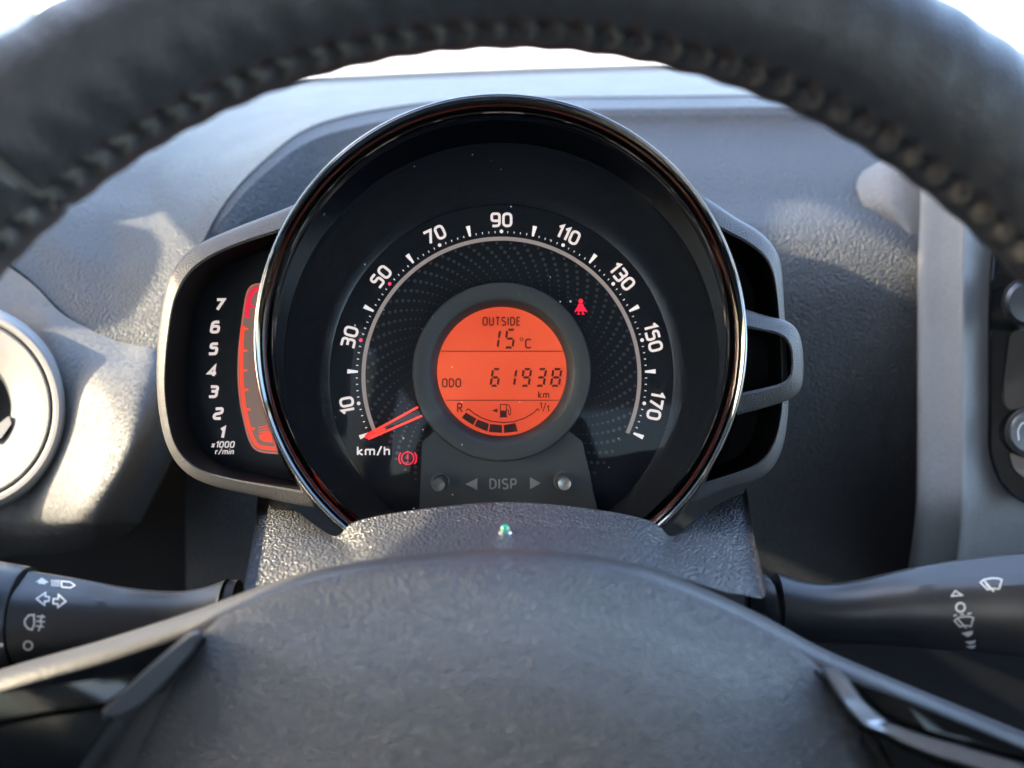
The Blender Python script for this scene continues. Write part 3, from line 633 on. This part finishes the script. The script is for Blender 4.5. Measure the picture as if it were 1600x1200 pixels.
def pump(b):
    b.prism(z4([(565, 806), (607, 806), (607, 845), (565, 845)]), pl(LD), pl(LD + .0004))
    b.ribbon(z4([(567, 806), (567, 768), (605, 768), (605, 806)]), 1.4, pl(LD - .00005)); b.ribbon(z4([(560, 846), (612, 846)]), 1.2, pl(LD - .0001))
    b.ribbon(z4([(610, 766), (622, 775), (631, 795), (632, 826), (624, 834), (618, 826), (618, 806), (608, 800)]), 1.4, pl(LD - .00007))
    b.prism(z4([(515, 806), (549, 793), (549, 819)]), pl(LD), pl(LD + .0004))
lcdpart('fuel_symbol', pump)
# DISP lettering and buttons
b = MB(); text(b, 'DISP', 786, 756, 17.5, 2.9, .3243, .3247, gap=.24, ws=1.05); b.build('lettering', PRINT_G, cl, smooth=False)
for q in ([(727, 756.5), (746, 747), (746, 766)], [(845, 755), (828, 745.5), (828, 764.5)]):
    b = MB(); b.prism(q, pl(.3243), pl(.3247)); b.build('arrow_mark', PRINT_G, cl, smooth=False)
for u, v, m_ in ((688, 754, BUTTON), (880, 752, STEEL)):
    b = MB(); b.grid(lathe_v(u, v, [(15, .3247), (14.5, .3240), (12.5, .3238), (12, .3247)], 28), True); hb = b.build('button_socket', BUTTON, cl)
    b = MB(); dx = -.0006 if u < 700 else .0004
    b.grid([[p + Vector((dx * k, 0, -.0007 * k)) for p in r] for k, r in zip((0, 1, 1.1, 1.1, 1.1), lathe_v(u, v, [(11, .3247), (11, .3175), (10, .3168), (6, .3170), (.2, .3170)], 28))], True)
    b.build('push_button', m_ if 0 else STEEL if u > 700 else BUTTON, cl)
# clear lens
b = MB(); b.grid([ringpts(783, 561, 342, .3215, 72), ringpts(783, 562, 280, .3188, 72), ringpts(783, 564, 200, .3165, 72), ringpts(783, 566, 100, .3150, 72), ringpts(783, 566, 1, .3145, 72)], True)
b.build('clear_lens', LENS, cl)
# side pods
def pod(outer, inner, dl, df, face_mat, name, n=90, back=.372, closing=None, fl=.0018):
    o = resample([Vector((x, y, 0)) for x, y in outer], n); i_ = resample([Vector((x, y, 0)) for x, y in inner], n)
    mid = [(a * .55 + c * .45) for a, c in zip(o, i_)]; mid0 = [(a * .84 + c * .16) for a, c in zip(o, i_)]; mid2 = [(a * .15 + c * .85) for a, c in zip(o, i_)]
    b = MB()
    b.grid([[at(p.x, p.y, d) for p in q] for q, d in ((o, dl + .0032), (mid0, dl + .0021), (mid, dl + .0011), (mid2, dl), (i_, dl + .0005), (i_, dl + .003))])
    b.grid([[at(p.x, p.y, dl + .0032) + Vector((0, k, 0)) for p in o] for k in (0, .004, back - dl)])
    b.build(name + '_housing', HOUSING, cl, sharp=50)
    b = MB(); b.grid([[at(p.x, p.y, dl + .003) for p in i_], [at(p.x, p.y, dl + .006) + Vector((0, 0, 0)) for p in i_], [at(p.x, p.y, dl) * 1 + Vector((0, df - dl, 0)) for p in i_]])
    b.build(name + '_wall', POD_IN, cl)
    f = [at(p.x, p.y, dl) + Vector((0, df - dl, 0)) for p in i_]
    b = MB(); b.v = [v.copy() for v in f]
    if closing: b.v += [at(u, v, df) for u, v in closing]
    b.f = [tuple(t) for t in tessellate_polygon([[Vector((p.x, p.z, 0)) for p in b.v]])]
    return b.build(name + '_face', face_mat, cl, smooth=False)
def sm(P, n=5): return [(p.x, p.y) for p in cr([Vector((x, y, 0)) for x, y in P], n)]
lo = sm([(508, 298), (470, 315), (440, 328), (360, 359), (310, 382), (281, 407), (262, 442), (252, 490), (246, 540), (244.5, 590), (248, 640), (258, 688), (275, 722), (300, 745), (338, 761), (400, 775), (470, 790), (510, 797)])
li = sm([(508, 336), (470, 351), (425, 366), (370, 384), (325, 405), (293, 432), (273, 472), (264.5, 520), (259.5, 570), (258.5, 610), (263, 650), (272, 688), (288, 714), (315, 734), (360, 747), (420, 758), (480, 768), (510, 773)])
tf = pod(lo, li, .316, .338, POD_FACE, 'tachometer')
TD = .3378
for c, u, v in (('7', 343, 476), ('6', 336.5, 511), ('5', 333.5, 545), ('4', 332, 579.5), ('3', 333.5, 612), ('2', 341, 646), ('1', 347, 676)):
    b = MB(); text(b, c, u, v, 20, 4.4, TD - .0006, TD + .0003, slant=.2, ws=1.12); b.build('numeral', NUM, tf, smooth=False)
b = MB(); text(b, 'x1000', 348.5, 694.5, 10.5, 1.8, TD, None, slant=.2, gap=.22); b.build('unit_text', TICKM, tf, smooth=False)
b = MB(); text(b, 'r/min', 351, 705.5, 9.5, 1.6, TD, None, slant=.2, gap=.2, ws=1.05); b.build('unit_text', TICKM, tf, smooth=False)
lft = [(440, 440), (402, 444), (390, 450), (384, 466), (379, 500), (373.5, 545), (372.5, 590), (376, 630), (384, 668), (391, 690), (400, 702), (416, 707), (450, 709)]
lft = sm(lft, 4)
b = MB(); b.prism([(x + 1, y) for x, y in lft] + [(455, 709), (455, 440)], pl(TD), pl(TD + .0002)); tb = b.build('tachometer_band', TACH_BG, tf, smooth=False)
b = MB(); b.ribbon(lft, 2.6, pl(TD - .0001), pl(TD + .0002)); b.build('band_edge', TACH_E, tf, smooth=False)
b = MB(); b.ribbon(sm([(379.5, 509), (377.5, 545), (377.5, 590), (381, 630), (389, 667), (396, 687), (404, 697), (418, 700), (440, 702)], 4), 5.6, pl(TD - .0002), pl(TD + .0002))
for x, y in ((379, 512), (378, 546), (377.5, 577), (379, 607), (383, 638), (389.5, 668)): b.prism([(x, y - 1), (x + 9, y + .6), (x + 9, y + 3), (x, y + 4.5)], pl(TD - .00025), pl(TD + .0002))
for k in range(3): b.ribbon([(404, 676 - k * 4), (420, 673 - k * 4)], 1.4, pl(TD - .00027))
b.prism([(404, 680), (412, 676), (425, 675), (435, 688), (435, 692), (412, 690), (406, 686)], pl(TD - .00025), pl(TD + .0002)); b.build('engine_speed_bar', TACH_O, tf, smooth=False)
b = MB(); b.ribbon(sm([(385.5, 497), (388, 475), (393, 458), (404, 451), (425, 450)], 4), 7, pl(TD - .0002), pl(TD + .0002)); b.prism([(388, 476), (398, 477), (398, 480), (388, 482)], pl(TD - .00022), pl(TD + .0002)); b.build('red_zone', TACH_R, tf, smooth=False)
# right pod with middle bracket
ro = sm([(1066, 286), (1110, 313), (1150, 340), (1188, 363), (1213, 392), (1222, 425), (1226, 490), (1231, 560), (1232, 625), (1230, 660), (1222, 702), (1205, 733), (1178, 751), (1130, 766), (1080, 786), (1055, 795)])
ri = sm([(1066, 323), (1100, 345), (1136, 364), (1165, 379), (1192, 400), (1207, 428), (1215, 480), (1220, 560), (1221, 625), (1217, 660), (1208, 692), (1192, 717), (1168, 732), (1120, 748), (1070, 764), (1055, 770)])
pod(ro, ri, .316, .345, POD_FACE, 'blank_pod')
bo_ = sm([(1143, 474), (1165, 483), (1196, 493), (1230, 502), (1247, 518), (1254, 545), (1255.5, 582), (1251, 608), (1234, 624), (1195, 637), (1162, 646), (1143, 651)])
bi_ = sm([(1143, 505), (1165, 512), (1196, 518), (1218, 524), (1230, 534), (1236, 550), (1236.5, 576), (1232, 590), (1220, 599), (1195, 606), (1162, 613), (1143, 618)])
pod(bo_, bi_, .3115, .335, POD_IN, 'bracket', n=60, back=.36)

# ------------------------------------------------------------------ stalks
def stalk(stations, k=32, flat=0.0):
    rows = []
    for u, vt, vb, d, fl in stations:
        d += .016
        c = at(u, (vt + vb) / 2, d); rz = (vb - vt) / 2 / F * d; ry = rz * .95; ring = []
        for i in range(k):
            a = 2 * math.pi * i / k; y, z = -math.cos(a), math.sin(a)
            s_ = y * -.42 + z * .907
            if fl and s_ > fl: y += .42 * (s_ - fl); z -= .907 * (s_ - fl)
            ring.append(c + Vector((0, y * ry, z * rz)))
        rows.append(ring)
    return rows
def smooth_st(S, n=5): return [tuple(p) for p in _cr5(S, n)]
def _cr5(S, n):
    out = []
    for i in range(len(S) - 1):
        p1, p2 = S[i], S[i + 1]; p0 = S[i - 1] if i else tuple(2 * a - c for a, c in zip(p1, p2)); p3 = S[i + 2] if i + 2 < len(S) else tuple(2 * c - a for a, c in zip(p1, p2))
        for k in range(n):
            t = k / n; out.append(tuple(.5 * (2 * b_ + (c_ - a_) * t + (2 * a_ - 5 * b_ + 4 * c_ - d_) * t * t + (3 * b_ - a_ - 3 * c_ + d_) * t ** 3) for a_, b_, c_, d_ in zip(p0, p1, p2, p3)))
    out.append(S[-1]); return out
def decal(bv, eps=.00012):
    def f(u, v):
        dr = at(u, v, 1).normalized(); hit = bv.ray_cast(Vector((0, 0, 0)), dr)
        return (hit[0] - dr * eps) if hit[0] else at(u, v, .27)
    return f
def dense(pts, cl=False, st=1.5):
    out = []; q = list(pts) + ([pts[0]] if cl else [])
    for a, c in zip(q, q[1:]):
        k = max(1, int(math.hypot(c[0] - a[0], c[1] - a[1]) / st)); out += [(a[0] + (c[0] - a[0]) * i / k, a[1] + (c[1] - a[1]) * i / k) for i in range(k)]
    return out if cl else out + [q[-1]]
ls = thing('indicator_stalk', 'black light and indicator stalk at lower left with white symbols', 'stalk', at(340, 980, .28))
S = smooth_st([(353, 905, 1015, .2850, 2), (345, 908.5, 1013, .2845, 2), (312, 919, 1010, .2825, 2), (270, 924, 1012, .280, 1.2), (200, 919, 1022, .276, .97), (125, 906, 1034, .272, .92), (44, 893, 1044, .268, .90)])
lb = MB(); r_ = stalk(S); lb.grid(r_, True); lb.f.append(tuple(range(len(lb.v) - 32, len(lb.v)))); lb.build('lever', STALK, ls, sharp=22); bv = lb.bvh()
b = MB(); r_ = stalk(smooth_st([(41, 889, 1046, .268, 2), (39, 886, 1049, .2678, 2), (0, 879.5, 1054, .2655, .93), (-60, 870, 1060, .263, .92), (-160, 862, 1060, .259, .92)], 4)); b.grid(r_, True); b.f.append(tuple(range(32))); b.f.append(tuple(range(len(b.v) - 32, len(b.v)))); b.build('twist_switch', STALK, ls, sharp=22); kv = b.bvh()
b = MB(); b.grid(stalk([(372, 906, 1000, .288, 2), (358, 907, 1000, .2868, 2), (352, 914, 1000, .286, 2)]), True); b.build('collar', RUBBER, ls)
dc = decal(bv)
def sym(b, pts, w, cl=False, f=None): b.ribbon(dense(pts, cl), w, f or dc, None, cl)
z2 = lambda q: [(a / 4, 870 + c / 4) for a, c in q]
b = MB(); b.sheet(z2([(222, 158), (262, 130), (305, 160), (285, 162), (285, 172), (240, 168), (240, 158)]), dc)
for k in range(4): sym(b, z2([(318, 148 + k * 10), (375, 150 + k * 11)]), 1.5)
sym(b, z2([(385, 152), (440, 158), (468, 178), (440, 194), (385, 188)]), 2, True); b.build('symbol', PRINT, ls, smooth=False)
b = MB(); sym(b, z2([(228, 262), (285, 224), (283, 248), (308, 250), (304, 278), (280, 276), (278, 302)]), 2.1, True); sym(b, z2([(412, 278), (362, 316), (362, 296), (332, 292), (334, 262), (364, 264), (366, 236)]), 2.1, True); b.build('symbol', PRINT, ls, smooth=False)
b = MB(); sym(b, z2([(212, 362), (178, 366), (155, 395), (155, 425), (180, 452), (200, 456), (214, 420)]), 2.2, True)
for q in ([(228, 372), (282, 376)], [(226, 402), (282, 406)], [(222, 432), (276, 438)]): sym(b, z2(q), 1.8)
sym(b, z2([(266, 362), (252, 400), (258, 420), (240, 464)]), 2); b.build('symbol', PRINT, ls, smooth=False)
b = MB(); sym(b, z2(circ(175, 555, 27, 16)), 2.4, True); b.build('symbol', PRINT, ls, smooth=False)
b = MB(); b.sheet(circ(2, 1008, 3.4, 10), decal(kv)); b.build('symbol', PRINT, ls, smooth=False)
rs = thing('wiper_stalk', 'black wiper stalk at lower right with white wiper symbols', 'stalk', at(1230, 970, .28))
S = smooth_st([(1214, 896, 1000, .2850, 2), (1224, 898.5, 1001, .2845, 2), (1262, 909, 1003, .2825, 2), (1295, 912, 1004, .2805, 1.12), (1330, 908.5, 1005, .2785, 1.03), (1375, 899, 1007, .276, .98), (1425, 888, 1010, .273, .94), (1500, 876, 1016, .269, .90), (1600, 864, 1024, .263, .88), (1760, 856, 1030, .255, .88)])
rb = MB(); rb.grid(stalk(S), True); rb.f.append(tuple(range(32))); rb.build('lever', STALK, rs, sharp=22); rv = rb.bvh(); dr_ = decal(rv)
b = MB(); b.grid(stalk([(1180, 896, 1000, .290, 2), (1197, 898, 1000, .288, 2), (1204, 903, 1000, .287, 2), (1212, 915, 1000, .286, 2)]), True); b.build('collar', STALK, rs)
z3 = lambda q: [(1200 + a / 4, 870 + c / 4) for a, c in q]
def wiper(b, f, q0, q1, q2):
    for q in q0: sym(b, z3(q), 2.0, True, f)
    for q in q1: sym(b, z3(q), 2.2, False, f)
b = MB(); wiper(b, dr_, [[(1328, 160), (1350, 142), (1400, 133), (1440, 135), (1462, 143), (1445, 200), (1425, 200), (1395, 198), (1372, 205)]], [[(1352, 150), (1412, 218)], [(1362, 168), (1390, 200)]], None); b.build('symbol', PRINT, rs, smooth=False)
b = MB(); sym(b, z3([(1170, 212), (1214, 240), (1148, 246)]), 2.0, True, dr_); b.build('symbol', PRINT, rs, smooth=False)
b = MB(); sym(b, z3(circ(1203, 316, 28, 16)), 2.8, True, dr_); b.build('symbol', PRINT, rs, smooth=False)
b = MB(); wiper(b, dr_, [[(1165, 400), (1185, 382), (1225, 374), (1262, 374), (1284, 382), (1268, 436), (1245, 430), (1215, 432), (1200, 438)]], [[(1185, 388), (1240, 446)], [(1160, 370), (1180, 362)], [(1200, 362), (1225, 358)], [(1245, 358), (1272, 352)]], None); b.build('symbol', PRINT, rs, smooth=False)
b = MB(); b.sheet(z3([(1208, 478), (1280, 462), (1276, 486), (1248, 502)]), dr_); b.build('symbol', PRINT, rs, smooth=False)
b = MB(); b.sheet(z3([(1228, 532), (1300, 522), (1290, 540), (1264, 548)]), dr_); b.sheet(z3([(1234, 560), (1302, 550), (1290, 570), (1266, 578)]), dr_); b.build('symbol', PRINT, rs, smooth=False)

# ------------------------------------------------------------------ steering wheel
sw = thing('steering_wheel', 'black leather steering wheel with stitched rim in the foreground', 'steering wheel', at(790, 1141, .235))
WC = Vector((.0014, .229, -.0793)) * .93; RM, RT = .1706 * .93, .0171 * .93; SEAM = 163.0
NST = 150
def rim_pt(phi, th, off=0.0):
    p = R(phi); t = R(th); st = phi / 360 * NST
    g_ = math.exp(-((th - SEAM) / 7.5) ** 2) * .0010 + math.exp(-((th - SEAM) / 14) ** 2) * .0017 * (.5 + .5 * math.cos(2 * math.pi * (st + .25)))
    wr = .00018 * math.sin(phi * 1.7 + th * .05) * math.sin(th * .04) 
    g2 = math.exp(-((phi - 130.2) / .35) ** 2) * .0009
    r = RT - g_ - g2 + wr + off
    ra, y = r * math.cos(t), -r * 1.06 * math.sin(t)
    X_, Z_ = (RM + ra) * math.cos(p), (RM + ra) * math.sin(p)
    return WC + Vector((X_, y - .029 * Z_ + .035 * X_, Z_))
b = MB(); rows = []
for i in range(1500):
    rows.append([rim_pt(i * .24, th) for th in list(range(0, 130, 10)) + list(range(130, 196, 3)) + list(range(200, 360, 10))])
rows.append(rows[0]); b.grid(rows, True); rim = b.build('rim', LEATHER, sw, sharp=80)
# one V of thread: two legs meeting in the seam
def stitch_mesh(phi):
    m_ = MB(); dp = 360 / NST; k_ = random.uniform(.8, 1.15); j_ = random.uniform(-.12, .12)
    for sgn in (1, -1):
        path = [rim_pt(phi + dp * (.36 * k_ * (1 - t) + j_), SEAM + sgn * 10 * k_ * (1 - t), -.0002 + .0006 * math.sin(math.pi * t)) for t in (0, .25, .5, .75, 1)]
        m_.tube(path, .00038 * random.uniform(.85, 1.15), 6)
    return m_
nst = 0
for k in range(int(14 / 360 * NST), int(168 / 360 * NST)):
    stitch_mesh(k * 360 / NST).build('stitch', THREAD, rim); nst += 1
b = MB(); b.tube([rim_pt(130.2, th, .0006) for th in range(20, 160, 5)], .0005, 6); b.build('seam_thread', THREAD, rim)

# spokes and back shell: upper edge runs from one side of the rim to the other behind the airbag cover
te = [(-420, 1190, 0.2390), (-200, 1115, 0.2390), (0, 1046, 0.2390), (150, 1003, 0.2400), (300, 955, 0.2430), (412, 914, 0.2470), (500, 889, 0.2500), (600, 872, 0.2510), (700, 862, 0.2520), (790, 858, 0.2520), (890, 863, 0.2520), (1000, 882, 0.2510), (1100, 919, 0.2500), (1200, 966, 0.2480), (1280, 1010, 0.2450), (1400, 1062, 0.2410), (1600, 1143, 0.2390), (1800, 1222, 0.2390), (2020, 1310, 0.2390)]
te = [(u, v, d + .009 * min(1, max(0, (abs(u - 790) - 250) / 200))) for u, v, d in te]
rows = []
for dv, dd in ((60, .040), (4, .022), (0, .012), (.5, .004), (5, 0), (14, -.0035), (30, -.0055), (70, -.006), (250, -.004), (600, .0)):
    rows.append(cr([at(u, v + dv * (1 if dv < 100 else 1), d + dd) for u, v, d in te], 5))
b = MB(); b.grid(rows); b.build('back_shell', SHELL, sw, sharp=60)
# airbag cover
po = [(790, 869), (680, 874), (600, 884), (500, 905), (430, 928), (370, 950), (336, 970), (312, 993), (280, 1035), (245, 1092), (190, 1200), (150, 1330), (210, 1490), (420, 1610), (790, 1660), (1160, 1610), (1370, 1490), (1430, 1330), (1388, 1200), (1347, 1122), (1312, 1078), (1280, 1042), (1228, 1002), (1150, 960), (1080, 929), (1000, 901), (900, 878)]
po = [(p.x, p.y) for p in crc([Vector((x, y, 0)) for x, y in po], 6)]
cx, cy = 790, 1230
pd = MB(); rows = []
for s_, d in ((1.0, .266), (1.0, .2490), (.995, .2462), (.985, .2437), (.968, .2416), (.94, .2392), (.90, .2364), (.82, .2320), (.72, .2280), (.6, .2245), (.45, .2216), (.3, .2200), (.15, .2192), (.002, .2190)):
    rows.append([at(cx + (x - cx) * s_, cy + (y - cy) * s_, d) for x, y in po])
pd.grid(rows, True); pd.build('airbag_cover', PAD, sw, sharp=70)
def plate(poly, d, edge=.0022, inset=2.5, name='gloss_insert', m_=None, slope=None):
    poly = rp(poly, 10, True, 4); f = slope or (lambda u, v: d)
    b = MB()
    q1 = shrink2(poly, inset)
    b.grid([[at(u, v, f(u, v) + e_) for u, v in q] for q, e_ in ((poly, .012), (poly, edge), (shrink2(poly, inset * .4), edge * .3), (q1, 0))], True)
    b.sheet(q1, lambda u, v: at(u, v, f(u, v))); return b.build(name, m_ or PANEL, sw, sharp=30)
def ipl(P):
    def f(u):
        if u <= P[0][0]: return P[0][1]
        for a, c in zip(P, P[1:]):
            if u <= c[0]: return a[1] + (c[1] - a[1]) * (u - a[0]) / (c[0] - a[0])
        return P[-1][1]
    return f
upL = ipl([(156, 1108), (246, 1030), (298, 986), (322, 980)]); upR = ipl([(1281, 1036), (1322, 1056), (1388, 1124), (1440, 1144), (1600, 1190), (1800, 1250)])
def shrink2(poly, k):
    area = sum(poly[i - 1][0] * poly[i][1] - poly[i][0] * poly[i - 1][1] for i in range(len(poly))); sg = 1 if area > 0 else -1
    res = []; n = len(poly)
    for i, p in enumerate(poly):
        a, c = poly[i - 1], poly[(i + 1) % n]; dx, dy = c[0] - a[0], c[1] - a[1]; l = math.hypot(dx, dy) or 1
        res.append((p[0] - dy / l * k * sg, p[1] + dx / l * k * sg))
    return res
plate([(-260, 1160), (0, 1079), (150, 1036), (290, 990), (303, 996), (240, 1046), (165, 1100), (80, 1112), (0, 1128), (-260, 1180)], 0, name='gloss_insert', slope=lambda u, v: .012 + .2212 + max(0, u - 100) * .000016)
plate([(-260, 1188), (0, 1134), (80, 1118), (158, 1108), (200, 1092), (130, 1190), (60, 1330), (-260, 1400)], 0, name='switch_panel', slope=lambda u, v: .012 + .2195)
plate([(322, 984), (298, 986), (246, 1030), (160, 1108), (158, 1124), (186, 1122), (226, 1100), (256, 1072), (302, 1020)], 0, edge=.003, inset=4, name='trim_blade', m_=SATIN, slope=lambda u, v: .012 + .2168 + (u - 160) * .000024 + (v - upL(u)) * .00002)
plate([(1330, 1062), (1400, 1087), (1600, 1168), (1800, 1250), (1800, 1262), (1600, 1186), (1440, 1140), (1388, 1120), (1355, 1092)], 0, name='gloss_insert', slope=lambda u, v: .012 + .2208 + max(0, 1480 - u) * .000016)
plate([(1281, 1042), (1304, 1040), (1322, 1056), (1354, 1096), (1388, 1124), (1440, 1144), (1600, 1190), (1800, 1250), (1800, 1300), (1600, 1226), (1460, 1184), (1410, 1164), (1376, 1146), (1346, 1134), (1312, 1094)], 0, edge=.003, inset=5, name='trim_blade', m_=SATIN, slope=lambda u, v: .012 + .2200 + max(0, 1480 - u) * .000016 - (v - upR(u)) * .00009)
plate([(1362, 1146), (1380, 1150), (1412, 1168), (1460, 1190), (1600, 1232), (1800, 1306), (1800, 1420), (1480, 1420), (1440, 1290), (1395, 1190)], 0, name='switch_panel', slope=lambda u, v: .012 + .2200)
for q in ([(318, 994), (268, 1052), (226, 1102), (160, 1196), (100, 1340), (190, 1340), (215, 1200), (262, 1092), (296, 1035), (322, 1000)], [(1276, 1046), (1300, 1090), (1334, 1138), (1362, 1150), (1392, 1200), (1440, 1340), (1390, 1340), (1366, 1200), (1330, 1122), (1296, 1078), (1268, 1050)]):
    b = MB(); b.prism(q, pl(.2425), pl(.256)); b.build('shut_line', RUBBER, sw, smooth=False)
print('stitches', nst, 'objects', len(bpy.data.objects))
